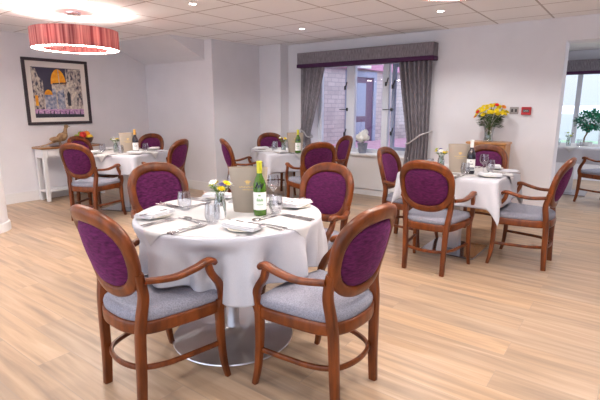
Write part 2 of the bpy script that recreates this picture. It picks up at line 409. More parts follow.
b = NB(); box(b, 2.48, 2.86, -.14, -.005, 2.205, 2.32, .01); o = on_wall(obj('wall_lamp', b, 'white', smooth=False)); b = None
tag(o, 'white box lamp above the outside door', 'lamp')
for v in o.data.vertices: v.co.y -= .10
b = NB(); box(b, -.16, .16, -.16, .16, .56, 1.05, .02); box(b, -.18, .18, -.18, .18, 1.05, 1.12, .02); o = obj('wheelie_bin', b, 'teal'); o.location = (-4.33, 11.0, 0)
tag(o, 'dark teal bin on the paving outside the window', 'bin')

sd = bpy.data.lights.new('sun', 'SUN'); sd.energy = .5; sd.angle = .01; so = bpy.data.objects.new('sun', sd); COL.objects.link(so)
so.rotation_euler = Vector((-.66, .30, -.80)).to_track_quat('-Z', 'Y').to_euler(); so.location = (4, 8, 8)
# adjoining room seen through the opening
b = NB(); box(b, -2.5, 3.2, D + WT, 10.2, H, H + .1); struct(obj('ceiling_next', b, 'white', smooth=False), 'white ceiling of the next room', 'ceiling')
b = NB()
FX0, FX1, FZ0, FZ1 = -1.30, .30, .62, 2.05
for x0, x1, z0, z1 in ((-2.5, FX0, 0, H), (FX0, FX1, 0, FZ0), (FX0, FX1, FZ1, H), (FX1, 3.2, 0, H)): box(b, x0, x1, 10.0, 10.25, z0, z1)
struct(obj('wall_next', b, 'wall', smooth=False), 'far wall of the next room', 'wall')
b = NB(); box(b, -2.5, -2.3, D + WT, 10.0, 0, H); struct(obj('wall_next_left', b, 'wall', smooth=False))
w2 = struct(empty('window_2', (0, 10.1, FZ0)), 'white framed window in the next room', 'window')
b = NB()
for x0, x1 in ((FX0, FX0 + .06), (FX1 - .06, FX1)): box(b, x0, x1, 0, .07, 0, FZ1 - FZ0)
box(b, FX0, FX1, 0, .07, 0, .06); box(b, FX0, FX1, 0, .07, FZ1 - FZ0 - .06, FZ1 - FZ0); obj('outer_frame', b, 'upvc', w2, False)
for x0, x1 in ((-1.03, -.95), (-.58, -.50)):
    b = NB(); box(b, x0, x1, -.01, .07, .06, FZ1 - FZ0 - .06); obj('mullion', b, 'upvc', w2, False)
for x0, x1 in ((FX0 + .06, -1.03), (-.95, -.58), (-.50, FX1 - .06)):
    b = NB(); box(b, x0, x1, .03, .036, .06, FZ1 - FZ0 - .06); obj('pane', b, 'pane', w2, False)
b = NB(); box(b, -2.8, 3, 10.25, 16, .3, .36); struct(obj('lawn', b, 'lawn', smooth=False), 'pale green lawn outside the far window', 'lawn')
b = NB(); box(b, -2.8, 3, 16, 16.2, .3, 1.15); box(b, -2.8, 3, 16.0, 16.2, 1.4, 4.5); struct(obj('wall_garden', b, 'garden', smooth=False), 'pale garden building beyond the lawn', 'wall')
p2 = tag(empty('pelmet', (-.5, 9.9, 1.95)), 'grey pelmet with purple band over the far window of the next room', 'pelmet')
b = NB(); box(b, -1.05, 1.1, -.1, .098, .05, .25); obj('fabric_box', b, 'pelmet', p2, False)
b = NB(); box(b, -1.055, 1.105, -.105, .098, 0, .05); obj('band', b, 'purple', p2, False)

# ------------------------------------------------------------------ ceiling lights
RADI = []
spots = [(x, y) for x in (-3.74, -1.874, -.01) for y in (-.50, 1.35, 3.2, 5.04)] + [(-5.61, -.5), (-5.61, .9)]  # last two have no fixture: unseen fill added to brighten the left side
def downlight(x, y, z, label):
    e = tag(empty('downlight', (x, y, z)), label, 'ceiling light', 'recessed downlights')
    b = NB(); lathe(b, [(.030, 0), (.045, -.006), (.050, -.002), (.050, 0)], 24); obj('bezel', b, 'white', e)
    b = NB(); lathe(b, [(0, -.003), (.031, -.003), (.031, 0)], 24); obj('lens', b, 'spot', e)
    return e
vis = {(-3.74, 3.2): 'recessed ceiling downlight just right of the pink ring pendant',
       (-3.74, 5.04): 'recessed ceiling downlight above the left end of the curtain pelmet',
       (-1.874, 5.04): 'recessed ceiling downlight right of the curtain pelmet'}
for x, y in spots:
    if (x, y) in vis: downlight(x, y, H, vis[(x, y)])
    ld = bpy.data.lights.new('downlight_or_fill', 'SPOT'); ld.energy = 40; ld.spot_size = math.radians(140); ld.spot_blend = .5; ld.shadow_soft_size = .03; ld.color = (1, .955, .915)
    lo = bpy.data.objects.new('downlight_or_fill', ld); COL.objects.link(lo); lo.location = (x, y, H - .02)
for x, y in ((-.93, 7.9), (.9, 7.9), (.9, 9.2)):  # first has a fitting; others are unseen fill added to brighten this room
    ld = bpy.data.lights.new('downlight_or_fill', 'SPOT'); ld.energy = 45; ld.spot_size = math.radians(128); ld.spot_blend = .5; ld.shadow_soft_size = .035; ld.color = (.92, .95, 1)
    lo = bpy.data.objects.new('downlight_or_fill', ld); COL.objects.link(lo); lo.location = (x, y, H - .02)
downlight(-.93, 7.9, H, 'recessed ceiling downlight in the next room beyond the opening')

def pendant(cx, cy, z0, label):
    e = tag(empty('ring_pendant', (cx, cy, z0)), label, 'pendant lamp', 'pink ring pendants')
    R, r, h = .445, .325, .20
    b = NB(); lathe(b, [(R, 0), (R, h), (R - .004, h), (R - .004, 0)], 72, close=True); obj('outer_shade', b, 'shade', e)
    b = NB(); lathe(b, [(r, 0), (r, h), (r + .004, h), (r + .004, 0)], 72, close=True); obj('inner_shade', b, 'shade_in', e)
    b = NB(); lathe(b, [(R - .006, .004), (r + .006, .004), (r + .006, .010), (R - .006, .010)], 72, close=True); obj('diffuser', b, 'diffuser', e)
    b = NB()
    for k in range(3):
        a = 2 * PI * k / 3 + .5; sweep(b, [((r + .01) * math.cos(a), (r + .01) * math.sin(a), h - .02), ((R - .01) * math.cos(a), (R - .01) * math.sin(a), h - .02)], (.012, .006))
    obj('spider', b, 'chrome', e)
    for k in range(3):
        a = 2 * PI * k / 3 + .5; b = NB(); tube(b, [(.385 * math.cos(a), .385 * math.sin(a), h - .02), (.05 * math.cos(a), .05 * math.sin(a), H - z0 - .02)], .0012, 6); obj('suspension_wire', b, 'chrome', e)
    b = NB(); lathe(b, [(0, H - z0 - .03), (.075, H - z0 - .028), (.08, H - z0 - .02), (.08, H - z0)], 32); obj('ceiling_rose', b, 'chrome', e)
    for k in range(6):
        a = 2 * PI * k / 6
        ld = bpy.data.lights.new('ring_bulb', 'POINT'); ld.energy = 12; ld.shadow_soft_size = .03; ld.color = (1, .90, .80)
        lo = bpy.data.objects.new('ring_bulb', ld); COL.objects.link(lo); lo.location = (cx + .385 * math.cos(a), cy + .385 * math.sin(a), z0 + .11)
pendant(-5.10, 2.68, 1.988, 'pink string ring pendant lamp hanging over the far left table')
pendant(-.78, 2.50, 2.0, 'pink ring pendant lamp barely showing at the top edge above the square table')

# ------------------------------------------------------------------ chair
TILT = math.tan(math.radians(15))
def backpt(u, v, off=0):
    y = -.205 - TILT * (v - .52) + 1.05 * u * u
    nrm = Vector((-2.1 * u, 1, TILT)).normalized()
    return Vector((u, y, v)) + nrm * off, nrm
def oval(t, hw, hh, cz=.740, ex=2.5):
    c, s = math.cos(t), math.sin(t)
    u = math.copysign(abs(c) ** (2 / ex), c) * hw; v = math.copysign(abs(s) ** (2 / ex), s) * hh
    u *= 1 + .05 * (v / hh)             # a touch wider at the top
    return u, cz + v
SEAT_OUT = catmull([(.255, .185), (.225, .222), (0, .24), (-.225, .222), (-.255, .185), (-.235, 0), (-.195, -.165), (-.11, -.225), (0, -.238), (.11, -.225), (.195, -.165), (.235, 0)], 5, True) if False else \
    [Vector((p[0], p[1], 0)) for p in catmull([(.255, .185, 0), (.225, .222, 0), (0, .24, 0), (-.225, .222, 0), (-.255, .185, 0), (-.235, 0, 0), (-.195, -.165, 0), (-.11, -.225, 0), (0, -.238, 0), (.11, -.225, 0), (.195, -.165, 0), (.235, 0, 0)], 5, True)]

def make_chair():
    e = empty('dining_armchair')
    # back frame ring
    n = 56; pts, nr, sz = [], [], []
    for i in range(n):
        t = 2 * PI * i / n
        s = math.sin(t); w = .052 + (.020 * s if s > 0 else -.006 * s)
        u, v = oval(t, .228 - .026, .212 - .028)
        p, q = backpt(u, v); pts.append(p); nr.append(q); sz.append((w, .046))
    b = NB(); sweep(b, pts, sz, nr, True, 12, 3.2); obj('back_frame', b, 'wood', e)
    # upholstered panel
    b = NB(); m = 44; K = 7
    for sgn in (1, -1):
        prev = None
        for k in range(K + 1):
            f = k / K; ring = []
            off = sgn * (.012 + .019 * (1 - f ** 3))
            if f >= .999: off = sgn * .004
            if k == 0: ring = [b.verts.new(backpt(0, .737, off)[0])]
            else:
                for i in range(m):
                    u, v = oval(2 * PI * i / m, .179 * f, .160 * f, .736); ring.append(b.verts.new(backpt(u, v, off)[0]))
            if prev:
                for i in range(m):
                    j = (i + 1) % m
                    if len(prev) == 1: b.faces.new((prev[0], ring[i], ring[j]))
                    else: b.faces.new((prev[i], ring[i], ring[j], prev[j]))
            prev = ring
    obj('back_pad', b, 'velvet', e)
    # seat frame, cushion
    b = NB(); ins = [Vector((p.x * .94, p.y * .94, .400)) for p in SEAT_OUT]
    sweep(b, ins, (.030, .062), (0, 0, 1), True, 12, 5); obj('seat_frame', b, 'wood', e)
    b = NB(); prev = None; K = 9
    rings = [(.93, .425), (.965, .437), (.972, .452), (.95, .468), (.88, .480), (.72, .487), (.45, .490), (.2, .491)]
    first = None
    for f, z in rings:
        ring = [b.verts.new((p.x * f, p.y * f, z)) for p in SEAT_OUT]
        if prev:
            for i in range(len(ring)):
                j = (i + 1) % len(ring); b.faces.new((prev[i], prev[j], ring[j], ring[i]))
        else: first = ring
        prev = ring
    b.faces.new(prev); b.faces.new(first[::-1]); obj('seat_cushion', b, 'seat', e)
    for s in (-1, 1):
        # rear leg running up into the back frame
        P = catmull([(s * .165, -.208, 0), (s * .166, -.200, .15), (s * .172, -.195, .36), (s * .182, -.188, .46), (s * .192, backpt(.192, .56)[0].y, .56), (s * .205, backpt(.205, .67)[0].y, .67)], 6)
        k = len(P); b = NB(); sweep(b, P, [(.036 + .006 * math.sin(PI * i / k), .040 + .006 * math.sin(PI * i / k)) for i in range(k)], (0, 1, 0), n=12, ex=4.5); obj('leg', b, 'wood', e)
        # front sabre leg
        P = catmull([(s * .254, .228, 0), (s * .248, .208, .10), (s * .243, .198, .25), (s * .243, .196, .44)], 7)
        k = len(P); b = NB(); sweep(b, P, [(.026 + .018 * i / k, .028 + .018 * i / k) for i in range(k)], (0, 1, 0), n=12, ex=4.5); obj('leg', b, 'wood', e)
        # armrest with its post
        yb = backpt(.218, .635)[0].y
        P = catmull([(s * .220, yb + .005, .635), (s * .258, -.06, .628), (s * .276, .04, .646), (s * .281, .105, .664), (s * .280, .135, .660), (s * .279, .150, .643)], 7)
        k = len(P); b = NB(); sweep(b, P, [(.034 + .014 * math.sin(PI * min(1, i / k)), .028 if i < k - 3 else .026) for i in range(k)], (0, 0, 1), n=12, ex=3); ar = obj('armrest', b, 'wood', e)
        P = catmull([(s * .246, .196, .40), (s * .256, .205, .46), (s * .266, .180, .53), (s * .276, .128, .60), (s * .279, .110, .655)], 7)
        k = len(P); b = NB(); sweep(b, P, [(.040 - .010 * i / k, .042 - .010 * i / k) for i in range(k)], (0, 1, 0), n=12, ex=4); obj('arm_post', b, 'wood', ar)
    b = NB(); P = catmull([(.238, .19, .195), (.222, .06, .195), (.195, -.09, .195), (.13, -.19, .195), (0, -.222, .195), (-.13, -.19, .195), (-.195, -.09, .195), (-.222, .06, .195), (-.238, .19, .195)], 6)
    sweep(b, P, (.020, .026), (0, 0, 1), n=10, ex=3); obj('stretcher', b, 'wood', e)
    return e

T1 = Vector((-1.845, 1.783)); T2 = Vector((-1.32, 4.30)); T3 = Vector((-3.91, 4.96)); T4 = Vector((-5.55, 3.44)); T5 = Vector((-.80, 8.36))
A3 = math.radians(57); A4 = math.radians(22)
def U(a): return (math.cos(a), math.sin(a))
CH = [  # origin x, y, facing, label, group
    ((-1.825, 1.245), (.069, .998), 'nearest purple-backed armchair at lower left, drawn up to the round table', 'round'),
    ((-1.155, 1.728), (-.998, .06), 'nearest purple-backed armchair right of the round table, its seat towards the steel base disc', 'round'),
    ((-2.60, 1.955), (.97, -.25), 'armchair behind the left side of the round table, front of its purple back showing', 'round'),
    ((-1.80, 2.50), (.02, -1), 'armchair behind the right side of the round table, next to the green wine bottle', 'round'),
    ((-1.32, 3.700), (0, 1), 'armchair with its back to us at the square table by the oak sideboard', 'sideboard'),
    ((-.715, 4.305), (-1, 0), 'armchair in side view at the right end of the square table before the opening', 'sideboard'),
    ((-1.31, 4.93), (0, -1), 'armchair standing directly in front of the oak sideboard with the flowers', 'sideboard'),
    ((-1.80, 4.28), (1, 0), 'armchair left of the sideboard table, below the right hand curtain', 'sideboard'),
    (None, (A3, -1), 'armchair in side view before the grey return wall, facing the window table', 'window'),
    (None, (A3 + PI / 2, -1), 'armchair behind the window table, against the wall pillar', 'window'),
    (None, (A3 - PI / 2, -1), 'armchair with its back to us at the window table, half hidden by a nearer chair', 'window'),
    (None, (A3 + PI, 0), 'armchair right of the window table, under the white flowers on the sill', 'window'),
    (None, (A4 + PI / 2, 0), 'armchair with its back to us before the console table, feet fully showing', 'lamp'),
    (None, (A4, 0), 'armchair between the console table and the table under the ring lamp', 'lamp'),
    (None, (A4 - PI / 2, 0), 'armchair at the far side of the ring lamp table, against the bulkhead wall', 'lamp'),
    (None, (A4 + PI, 0), 'armchair at the right end of the ring lamp table, violet back facing us', 'lamp'),
    ((-.30, 7.66), (-.8, .6), 'armchair at the right picture edge in the next room, beside the bonsai table', 'next'),
    ((-1.42, 8.35), (1, 0), 'armchair mostly hidden behind the opening edge, left of the bonsai table', 'next'),
]
groups = dict(round='armchairs around the round table', sideboard='armchairs around the sideboard table', window='armchairs around the window table', lamp='armchairs around the ring lamp table', next='armchairs in the next room')
# placed by where the top of each back stands
BACKTOP = {8: (-4.38, 4.18), 9: (-4.77, 5.56), 10: (-3.03, 4.45), 11: (-3.39, 5.66), 12: (-5.24, 2.60), 13: (-6.40, 3.24), 14: (-6.10, 4.27), 15: (-4.76, 3.77)}
FACE = {8: U(A3), 9: U(A3 - PI / 2), 10: U(A3 + PI / 2), 11: U(A3 + PI), 12: U(A4 + PI / 2), 13: U(A4), 14: U(A4 - PI / 2), 15: U(A4 + PI)}
proto = make_chair(); CHAIRS = []
for i, (org, f, label, g) in enumerate(CH):
    o = proto if i == 0 else copy_tree(proto)
    if org is None:
        f = FACE[i]; t = BACKTOP[i]; org = (t[0] + .28 * f[0], t[1] + .28 * f[1])
    o.location = (org[0], org[1], 0); o.rotation_euler = (0, 0, rotz(*f))
    tag(o, label, 'chair', groups[g]); CHAIRS.append((Vector(org), Vector(f).normalized()))

# ------------------------------------------------------------------ tables and cloths
TZ = .762      # tabletop
def round_cloth(name, R, rho, rot, z, mat, label, center, folds=(), pushes=(), nt=200, nr=46):
    """cloth with outline rho(angle) draped on a round top of radius R"""
    b = NB(); rb = .012; prev = None
    for i in range(nr + 1):
        row = []
        for j in range(nt):
            th = 2 * PI * j / nt
            Rm = rho(th); r = R * .97 * i / 12 if i <= 12 else R * .97 + (Rm - R * .97) * (i - 12) / (nr - 12)
            if r <= R: x, y, h = r * math.cos(th), r * math.sin(th), z
            else:
                d = r - R; q = min(d / rb, PI / 2); out = rb * math.sin(q); dn = rb * (1 - math.cos(q)) + max(0, d - rb * PI / 2)
                s = min(1, d / .24); s = s * s * (3 - 2 * s)
                for am, fr, ph in folds: out += am * s * math.cos(fr * th + ph)
                for pa, pw, pm in pushes:
                    da = math.atan2(math.sin(th + rot - pa), math.cos(th + rot - pa))
                    s2 = max(0, min(1, (d - .03) / .07)); out -= pm * s2 * s2 * (3 - 2 * s2) * math.exp(-(da / pw) ** 2)
                x, y, h = (R + out) * math.cos(th), (R + out) * math.sin(th), z - dn
            if i == 0: x = y = 0
            row.append((x, y, h))
        row = [b.verts.new(row[0])] if i == 0 else [b.verts.new(p) for p in row]
        if prev:
            for j in range(nt):
                k = (j + 1) % nt
                if len(prev) == 1: b.faces.new((prev[0], row[j], row[k]))
                else: b.faces.new((prev[j], row[j], row[k], prev[k]))
        prev = row
    o = obj(name, b, mat); o.location = (center[0], center[1], 0); o.rotation_euler = (0, 0, rot)
    md = o.modifiers.new('thick', 'SOLIDIFY'); md.thickness = .0025; md.offset = 1
    return tag(o, label, 'tablecloth')

def square_cloth(name, h, a, rot, crot, z, mat, label, center, folds=9, amp=.012, n=80, base=0.0):
    """square cloth (half side a, turned by crot) draped on a square top with half side h"""
    b = NB(); g = []; rb = .015; rc = .05
    cr, sr = math.cos(crot), math.sin(crot)
    for i in range(n + 1):
        row = []
        for j in range(n + 1):
            s_ = -a + 2 * a * i / n; t_ = -a + 2 * a * j / n
            x = s_ * cr - t_ * sr; y = s_ * sr + t_ * cr
            qx = max(-(h - rc), min(h - rc, x)); qy = max(-(h - rc), min(h - rc, y))
            d = math.hypot(x - qx, y - qy)
            if d <= rc: row.append(b.verts.new((x, y, z))); continue
            ux, uy = (x - qx) / d, (y - qy) / d; d -= rc
            q = min(d / rb, PI / 2); out = rb * math.sin(q) + base; dn = rb * (1 - math.cos(q)) + max(0, d - rb * PI / 2)
            s = min(1, d / .2)
            corner = abs(ux * uy)
            th = math.atan2(y, x)
            out += amp * s * (math.cos(folds * th + 1.1) + .6 * math.cos(17 * th)) + .07 * d + corner * .22 * d
            row.append(b.verts.new((qx + ux * (rc + out), qy + uy * (rc + out), z - dn)))
        g.append(row)
    for i in range(n):
        for j in range(n): b.faces.new((g[i][j], g[i + 1][j], g[i + 1][j + 1], g[i][j + 1]))
    o = obj(name, b, mat); o.location = (center[0], center[1], 0); o.rotation_euler = (0, 0, rot)
    md = o.modifiers.new('thick', 'SOLIDIFY'); md.thickness = .0025; md.offset = 1
    return tag(o, label, 'tablecloth')

R1 = .515
t = tag(empty('round_table', (T1.x, T1.y, 0)), 'round table on a wide polished steel disc base, nearest to us', 'table')
b = NB(); lathe(b, [(0, TZ - .025), (R1 - .015, TZ - .025), (R1 - .008, TZ - .02), (R1 - .008, TZ - .004), (R1 - .014, TZ), (0, TZ)], 64); obj('tabletop', b, 'white', t)
b = NB(); lathe(b, [(.038, .04), (.038, TZ - .03), (.10, TZ - .028), (.10, TZ - .025)], 32); obj('column', b, 'brushed', t)
b = NB(); lathe(b, [(0, 0), (.358, 0), (.363, .004), (.360, .010), (.10, .030), (.055, .045), (.04, .06), (0, .06)], 72); obj('base_disc', b, 'steel', t)
push = []
for k in range(4):
    o, f = CHAIRS[k]; side = Vector((f.y, -f.x))
    for s in (-1, 1):
        p = o + f * .13 + side * (.28 * s) - T1
        need = R1 + .05 - (p.length - .045)
        if need > 0: push.append((math.atan2(p.y, p.x), .20, min(.10, need)))
CZ = TZ + .004
def square_rho(a): return lambda th: a / max(abs(math.cos(th)), abs(math.sin(th)))
round_cloth('tablecloth', R1 + .004, lambda th: .815 - .055 * math.cos(4 * th) + .012 * math.cos(8 * th), 0, CZ, 'cloth', 'white cloth draped over the round table with a corner hanging between two chairs', T1, ((.030, 9, .6), (.026, 14, 2.1), (.018, 23, .4)), push)
round_cloth('slip_cloth', R1 + .009, square_rho(.425), math.radians(45), CZ + .004, 'slip', 'white slip cloth on the round table, its corners tipping over the edge', T1)
SZ = CZ + .0075   # top of the cloths

def square_table(c, rot, label, clabel, slabel, h=.43):
    t = tag(empty('square_table', (c.x, c.y, 0), rot), label, 'table', 'square pedestal tables')
    b = NB(); box(b, -h, h, -h, h, TZ - .028, TZ, .006); obj('tabletop', b, 'white', t, False)
    b = NB(); box(b, -.05, .05, -.05, .05, .012, TZ - .03, .004); obj('column', b, 'brushed', t, False)
    b = NB(); box(b, -.255, .255, -.255, .255, 0, .012, .003); obj('base_plate', b, 'steel_dark_refl', t, False)
    square_cloth('tablecloth', h + .004, .68, rot, 0, CZ, 'cloth', clabel, c)['group'] = 'white cloths on square tables'
    square_cloth('slip_cloth', h + .008, .375, rot, PI / 4, CZ + .004, 'slip', slabel, c, amp=0, n=50, base=.012)['group'] = 'white slip cloths on square tables'
square_table(T2, 0, 'square steel-pedestal table in front of the oak sideboard', 'white cloth on the square table before the sideboard', 'white slip cloth lying cornerwise on the sideboard table')
square_table(T3, A3, 'square pedestal table nearest the window', 'white cloth on the window table', 'white slip cloth lying cornerwise on the window table')
square_table(T4, A4, 'square steel-pedestal table under the pink ring lamp', 'white cloth on the table under the ring lamp', 'white slip cloth lying cornerwise on the ring lamp table')
square_table(T5, 0, 'square pedestal table in the next room carrying a bonsai', 'white cloth on the bonsai table in the next room', 'white slip cloth on the bonsai table in the next room')

# ------------------------------------------------------------------ table ware
def mesh_of(name, bm, mat):
    o = obj(name, bm, mat); me = o.data; bpy.data.objects.remove(o); return me
def inst(name, me, x, y, z, rz, label, cat, group=None):
    o = bpy.data.objects.new(name, me); COL.objects.link(o); o.location = (x, y, z); o.rotation_euler = (0, 0, rz)
    return tag(o, label, cat, group)
# cutlery along +Y, handle at y<0
b = NB(); sweep(b, [(0, -.10, .003), (0, -.05, .003), (0, .02, .003), (0, .045, .004)], [(.014, .004), (.012, .004), (.006, .003), (.010, .003)], n=8, ex=3)
sweep(b, [(0, .045, .004), (0, .055, .004), (0, .063, .004)], [(.010, .002), (.022, .002), (.024, .002)], n=8, ex=4)
for k in range(4): x = -.0099 + .0066 * k; sweep(b, [(x, .062, .004), (x, .085, .005), (x, .10, .004)], [(.0036, .002), (.0032, .002), (.0018, .001)], n=6)
ME_FORK = mesh_of('fork', b, 'cutlery')
b = NB(); sweep(b, [(0, -.115, .004), (0, -.06, .004), (0, -.012, .004)], [(.016, .007), (.015, .007), (.011, .006)], n=8, ex=3)
sweep(b, [(0, -.012, .003), (.002, .03, .003), (.003, .08, .003), (-.002, .112, .003)], [(.012, .002), (.019, .002), (.017, .002), (.004, .001)], n=8, ex=3)
ME_KNIFE = mesh_of('knife', b, 'cutlery')
b = NB(); sweep(b, [(0, -.10, .003), (0, -.05, .003), (0, .03, .004)], [(.014, .004), (.011, .004), (.006, .003)], n=8, ex=3)
ball(b, (0, .058, .006), 1, 14, 8, (.019, .031, .0055)); ME_SPOON = mesh_of('spoon', b, 'cutlery')
b = NB(); lathe(b, [(0, .001), (.042, 0), (.044, .003), (.078, .010), (.080, .012), (.078, .0135), (.045, .006), (0, .005)], 32); ME_PLATE = mesh_of('side_plate', b, 'china')
b = NB(); rnd = random.Random(3)
for k, (wx, wy, z) in enumerate(((.062, .098, .014), (.059, .096, .021), (.055, .090, .028))):
    sweep(b, [(0.004 * k, -wy, z + .002), (-.002 * k, -wy * .3, z + .003), (.002, wy * .4, z + .001), (.003 * k, wy, z + .004)], [(2 * wx, .007), (2 * wx * .98, .009), (2 * wx * .96, .008), (2 * wx * .92, .006)], n=14, ex=5)
ME_NAP = mesh_of('napkin', b, 'napkin')
b = NB(); lathe(b, [(0, 0), (.024, 0), (.030, .006), (.040, .035), (.041, .06), (.034, .108), (.0325, .108), (.0385, .06), (.0375, .036), (.027, .010), (0, .008)], 24); ME_TUMB = mesh_of('tumbler', b, 'glass')
b = NB(); lathe(b, [(0, 0), (.034, 0), (.033, .003), (.006, .008), (.0045, .02), (.0045, .07), (.012, .078), (.036, .105), (.039, .125), (.032, .175), (.0305, .175), (.037, .125), (.033, .106), (.006, .082), (0, .081)], 24); ME_WINE = mesh_of('wine_glass', b, 'glass')

def place(center, rot0, tname, side, full=True, which=(1, 1), nap=True, glass=True):
    """one setting: seat faces the centre along angle rot0 (towards the centre)"""
    fx, fy = math.cos(rot0), math.sin(rot0); rx, ry = fy, -fx        # right of the sitter
    def at(lat, rad): return center.x - fx * rad + rx * lat, center.y - fy * rad + ry * lat
    rz = rotz(fx, fy); wn = f'{side} setting of the {tname}'
    gp = lambda s: f'{s} laid on the {tname}'
    x, y = at(-.235, .335); z = SZ
    inst('side_plate', ME_PLATE, x, y, z, 0, f'small cream side plate at the {wn}', 'plate', gp('side plates'))
    inst('napkin', ME_NAP, x, y, z, rz + .12 + .2 * rnd.random(), f'folded white napkin on the side plate at the {wn}', 'napkin', gp('napkins'))
    if full: inst('knife', ME_KNIFE, x + .018 * rx, y + .018 * ry, z + .030, rz + .1, f'butter knife lying on the napkin at the {wn}', 'knife', gp('butter knives'))
    for nm, me, lat, rad, lab in (('fork', ME_FORK, -.128, .40, 'outer fork'), ('fork', ME_FORK, -.098, .40, 'inner fork'), ('knife', ME_KNIFE, .100, .395, 'dinner knife'), ('knife', ME_KNIFE, .130, .395, 'starter knife')):
        x, y = at(lat, rad); inst(nm, me, x, y, z, rz + (rnd.random() - .5) * .16, f'{lab} at the {wn}', nm, gp(nm + 's' if nm == 'fork' else 'table knives'))
    if full:
        x, y = at(.0, .255); inst('spoon', ME_SPOON, x, y, z, rz + PI / 2 + .12, f'dessert spoon across the top of the {wn}', 'spoon', gp('dessert spoons'))
        x, y = at(-.01, .285); inst('fork', ME_FORK, x, y, z, rz - PI / 2 - .05, f'dessert fork across the top of the {wn}', 'fork', gp('dessert forks'))
    if glass:
        x, y = at(.125, .245); inst('tumbler', ME_TUMB, x, y, z, 0, f'stemless glass at the {wn}', 'glass', gp('stemless glasses'))
rn = 'round table'
place(T1, PI / 2, rn, 'front left'); place(T1, PI, rn, 'front right'); place(T1, 0, rn, 'back left'); place(T1, -PI / 2, rn, 'back right', glass=False)
inst('wine_glass', ME_WINE, T1.x + .03, T1.y + .36, SZ, 0, 'stemmed wine glass behind the green bottle on the round table', 'glass')
inst('wine_glass', ME_WINE, T2.x + .23, T2.y - .05, SZ, 0, 'stemmed wine glass right of the dark bottle on the sideboard table', 'glass')
inst('wine_glass', ME_WINE, T1.x - .17, T1.y + .20, SZ, 0, 'stemmed wine glass left of the posy on the round table', 'glass')
for c, r0, nm, sides in ((T2, 0, 'sideboard table', ('nearest', 'right', 'far', 'left')), (T3, A3 - PI / 2, 'window table', ('right front', 'right rear', 'far', 'left')), (T4, A4, 'ring lamp table', ('nearest', 'right', 'far', 'left'))):
    for k, s in enumerate(sides): place(c, r0 + PI / 2 + k * PI / 2, nm, s, full=(c is T2))
for k, (dx, dy) in enumerate(((-.20, -.22), (.10, -.30))):
    inst('tumbler', ME_TUMB, T5.x + dx, T5.y + dy, SZ, 0, ('stemless glass left of the bonsai in the next room', 'stemless glass in front of the bonsai in the next room')[k], 'glass')

# wine bottles
def bottle(x, y, rz, glass, cap, label, capname, ink, strip):
    e = tag(empty('wine_bottle', (x, y, SZ), rz), label, 'bottle')
    b = NB(); lathe(b, [(0, .004), (.030, 0), (.037, .004), (.0375, .02), (.0375, .155), (.035, .18), (.026, .205), (.017, .225), (.0145, .24), (.0145, .245), (0, .245)], 32); obj('bottle_body', b, glass, e)
    b = NB(); lathe(b, [(.0147, .236), (.0152, .24), (.0152, .292), (.0165, .293), (.0165, .302), (.015, .304), (0, .304)], 28); obj('capsule', b, cap, e)
    b = NB(); n = 20; g = []
    for k in range(n + 1):
        a = -PI / 2 - 1.25 + 2.5 * k / n
        g.append((b.verts.new((.0381 * math.cos(a), .0381 * math.sin(a), .035)), b.verts.new((.0381 * math.cos(a), .0381 * math.sin(a), .135))))
    for p, q in zip(g, g[1:]): b.faces.new((p[0], q[0], q[1], p[1]))
    lb = obj('paper_label', b, 'label', e)
    b = NB()
    for k in range(8):
        a = -PI / 2 - .42 + .12 * k; hgt = (.012, .018, .010, .014, .008, .012, .016, .010)[k]
        m3 = Matrix.Rotation(a + PI / 2, 3, 'Z'); obox(b, (.0383 * math.cos(a), .0383 * math.sin(a), .085 + hgt / 2), (.0016, .0005, hgt / 2), m3)
        obox(b, (.0383 * math.cos(a), .0383 * math.sin(a), .066), (.0019, .0005, .0016), m3)
        if k in (2, 3, 4): obox(b, (.0383 * math.cos(a), .0383 * math.sin(a), .118), (.002, .0005, .004), m3)
    if strip:
        for k in range(12):
            a = -PI / 2 - .9 + .16 * k; m3 = Matrix.Rotation(a + PI / 2, 3, 'Z'); obox(b, (.0383 * math.cos(a), .0383 * math.sin(a), .052), (.0030, .0005, .011), m3)
    obj('lettering', b, ink, lb, False)
    if glass == 'greenglass':
        b = NB()
        for k in range(5):
            a = -PI / 2 - .5 + .22 * k; m3 = Matrix.Rotation(a + PI / 2, 3, 'Z') @ Matrix.Rotation((.5, -.4, .7, -.2, .4)[k], 3, 'Y')
            obox(b, (.0367 * math.cos(a), .0367 * math.sin(a), .170 + .006 * (k % 2)), (.003, .0008, .016), m3)
        obj('embossing', b, 'darkglass', e, False)
    return e
camdir = lambda x, y: rotz(x, y)   # label turned towards the room side
bottle(T1.x + .197, T1.y + .045, camdir(-1.65, 1.83), 'greenglass', 'limefoil', 'green wine bottle with lime capsule on the round table', 0, 'labelink', False)
bottle(T2.x + .143, T2.y - .151, camdir(-1.2, 4.1), 'darkglass', 'whitefoil', 'dark wine bottle with white capsule on the sideboard table', 0, 'greyink', True)
bottle(T3.x + .365, T3.y - .267, camdir(-3.5, 4.7), 'greenglass', 'limefoil', 'green wine bottle with lime capsule on the window table', 0, 'labelink', False)
bottle(T4.x + .27, T4.y - .0, camdir(-5.3, 3.4), 'darkglass', 'goldfoil', 'dark wine bottle with gold capsule on the ring lamp table', 0, 'greyink', False)

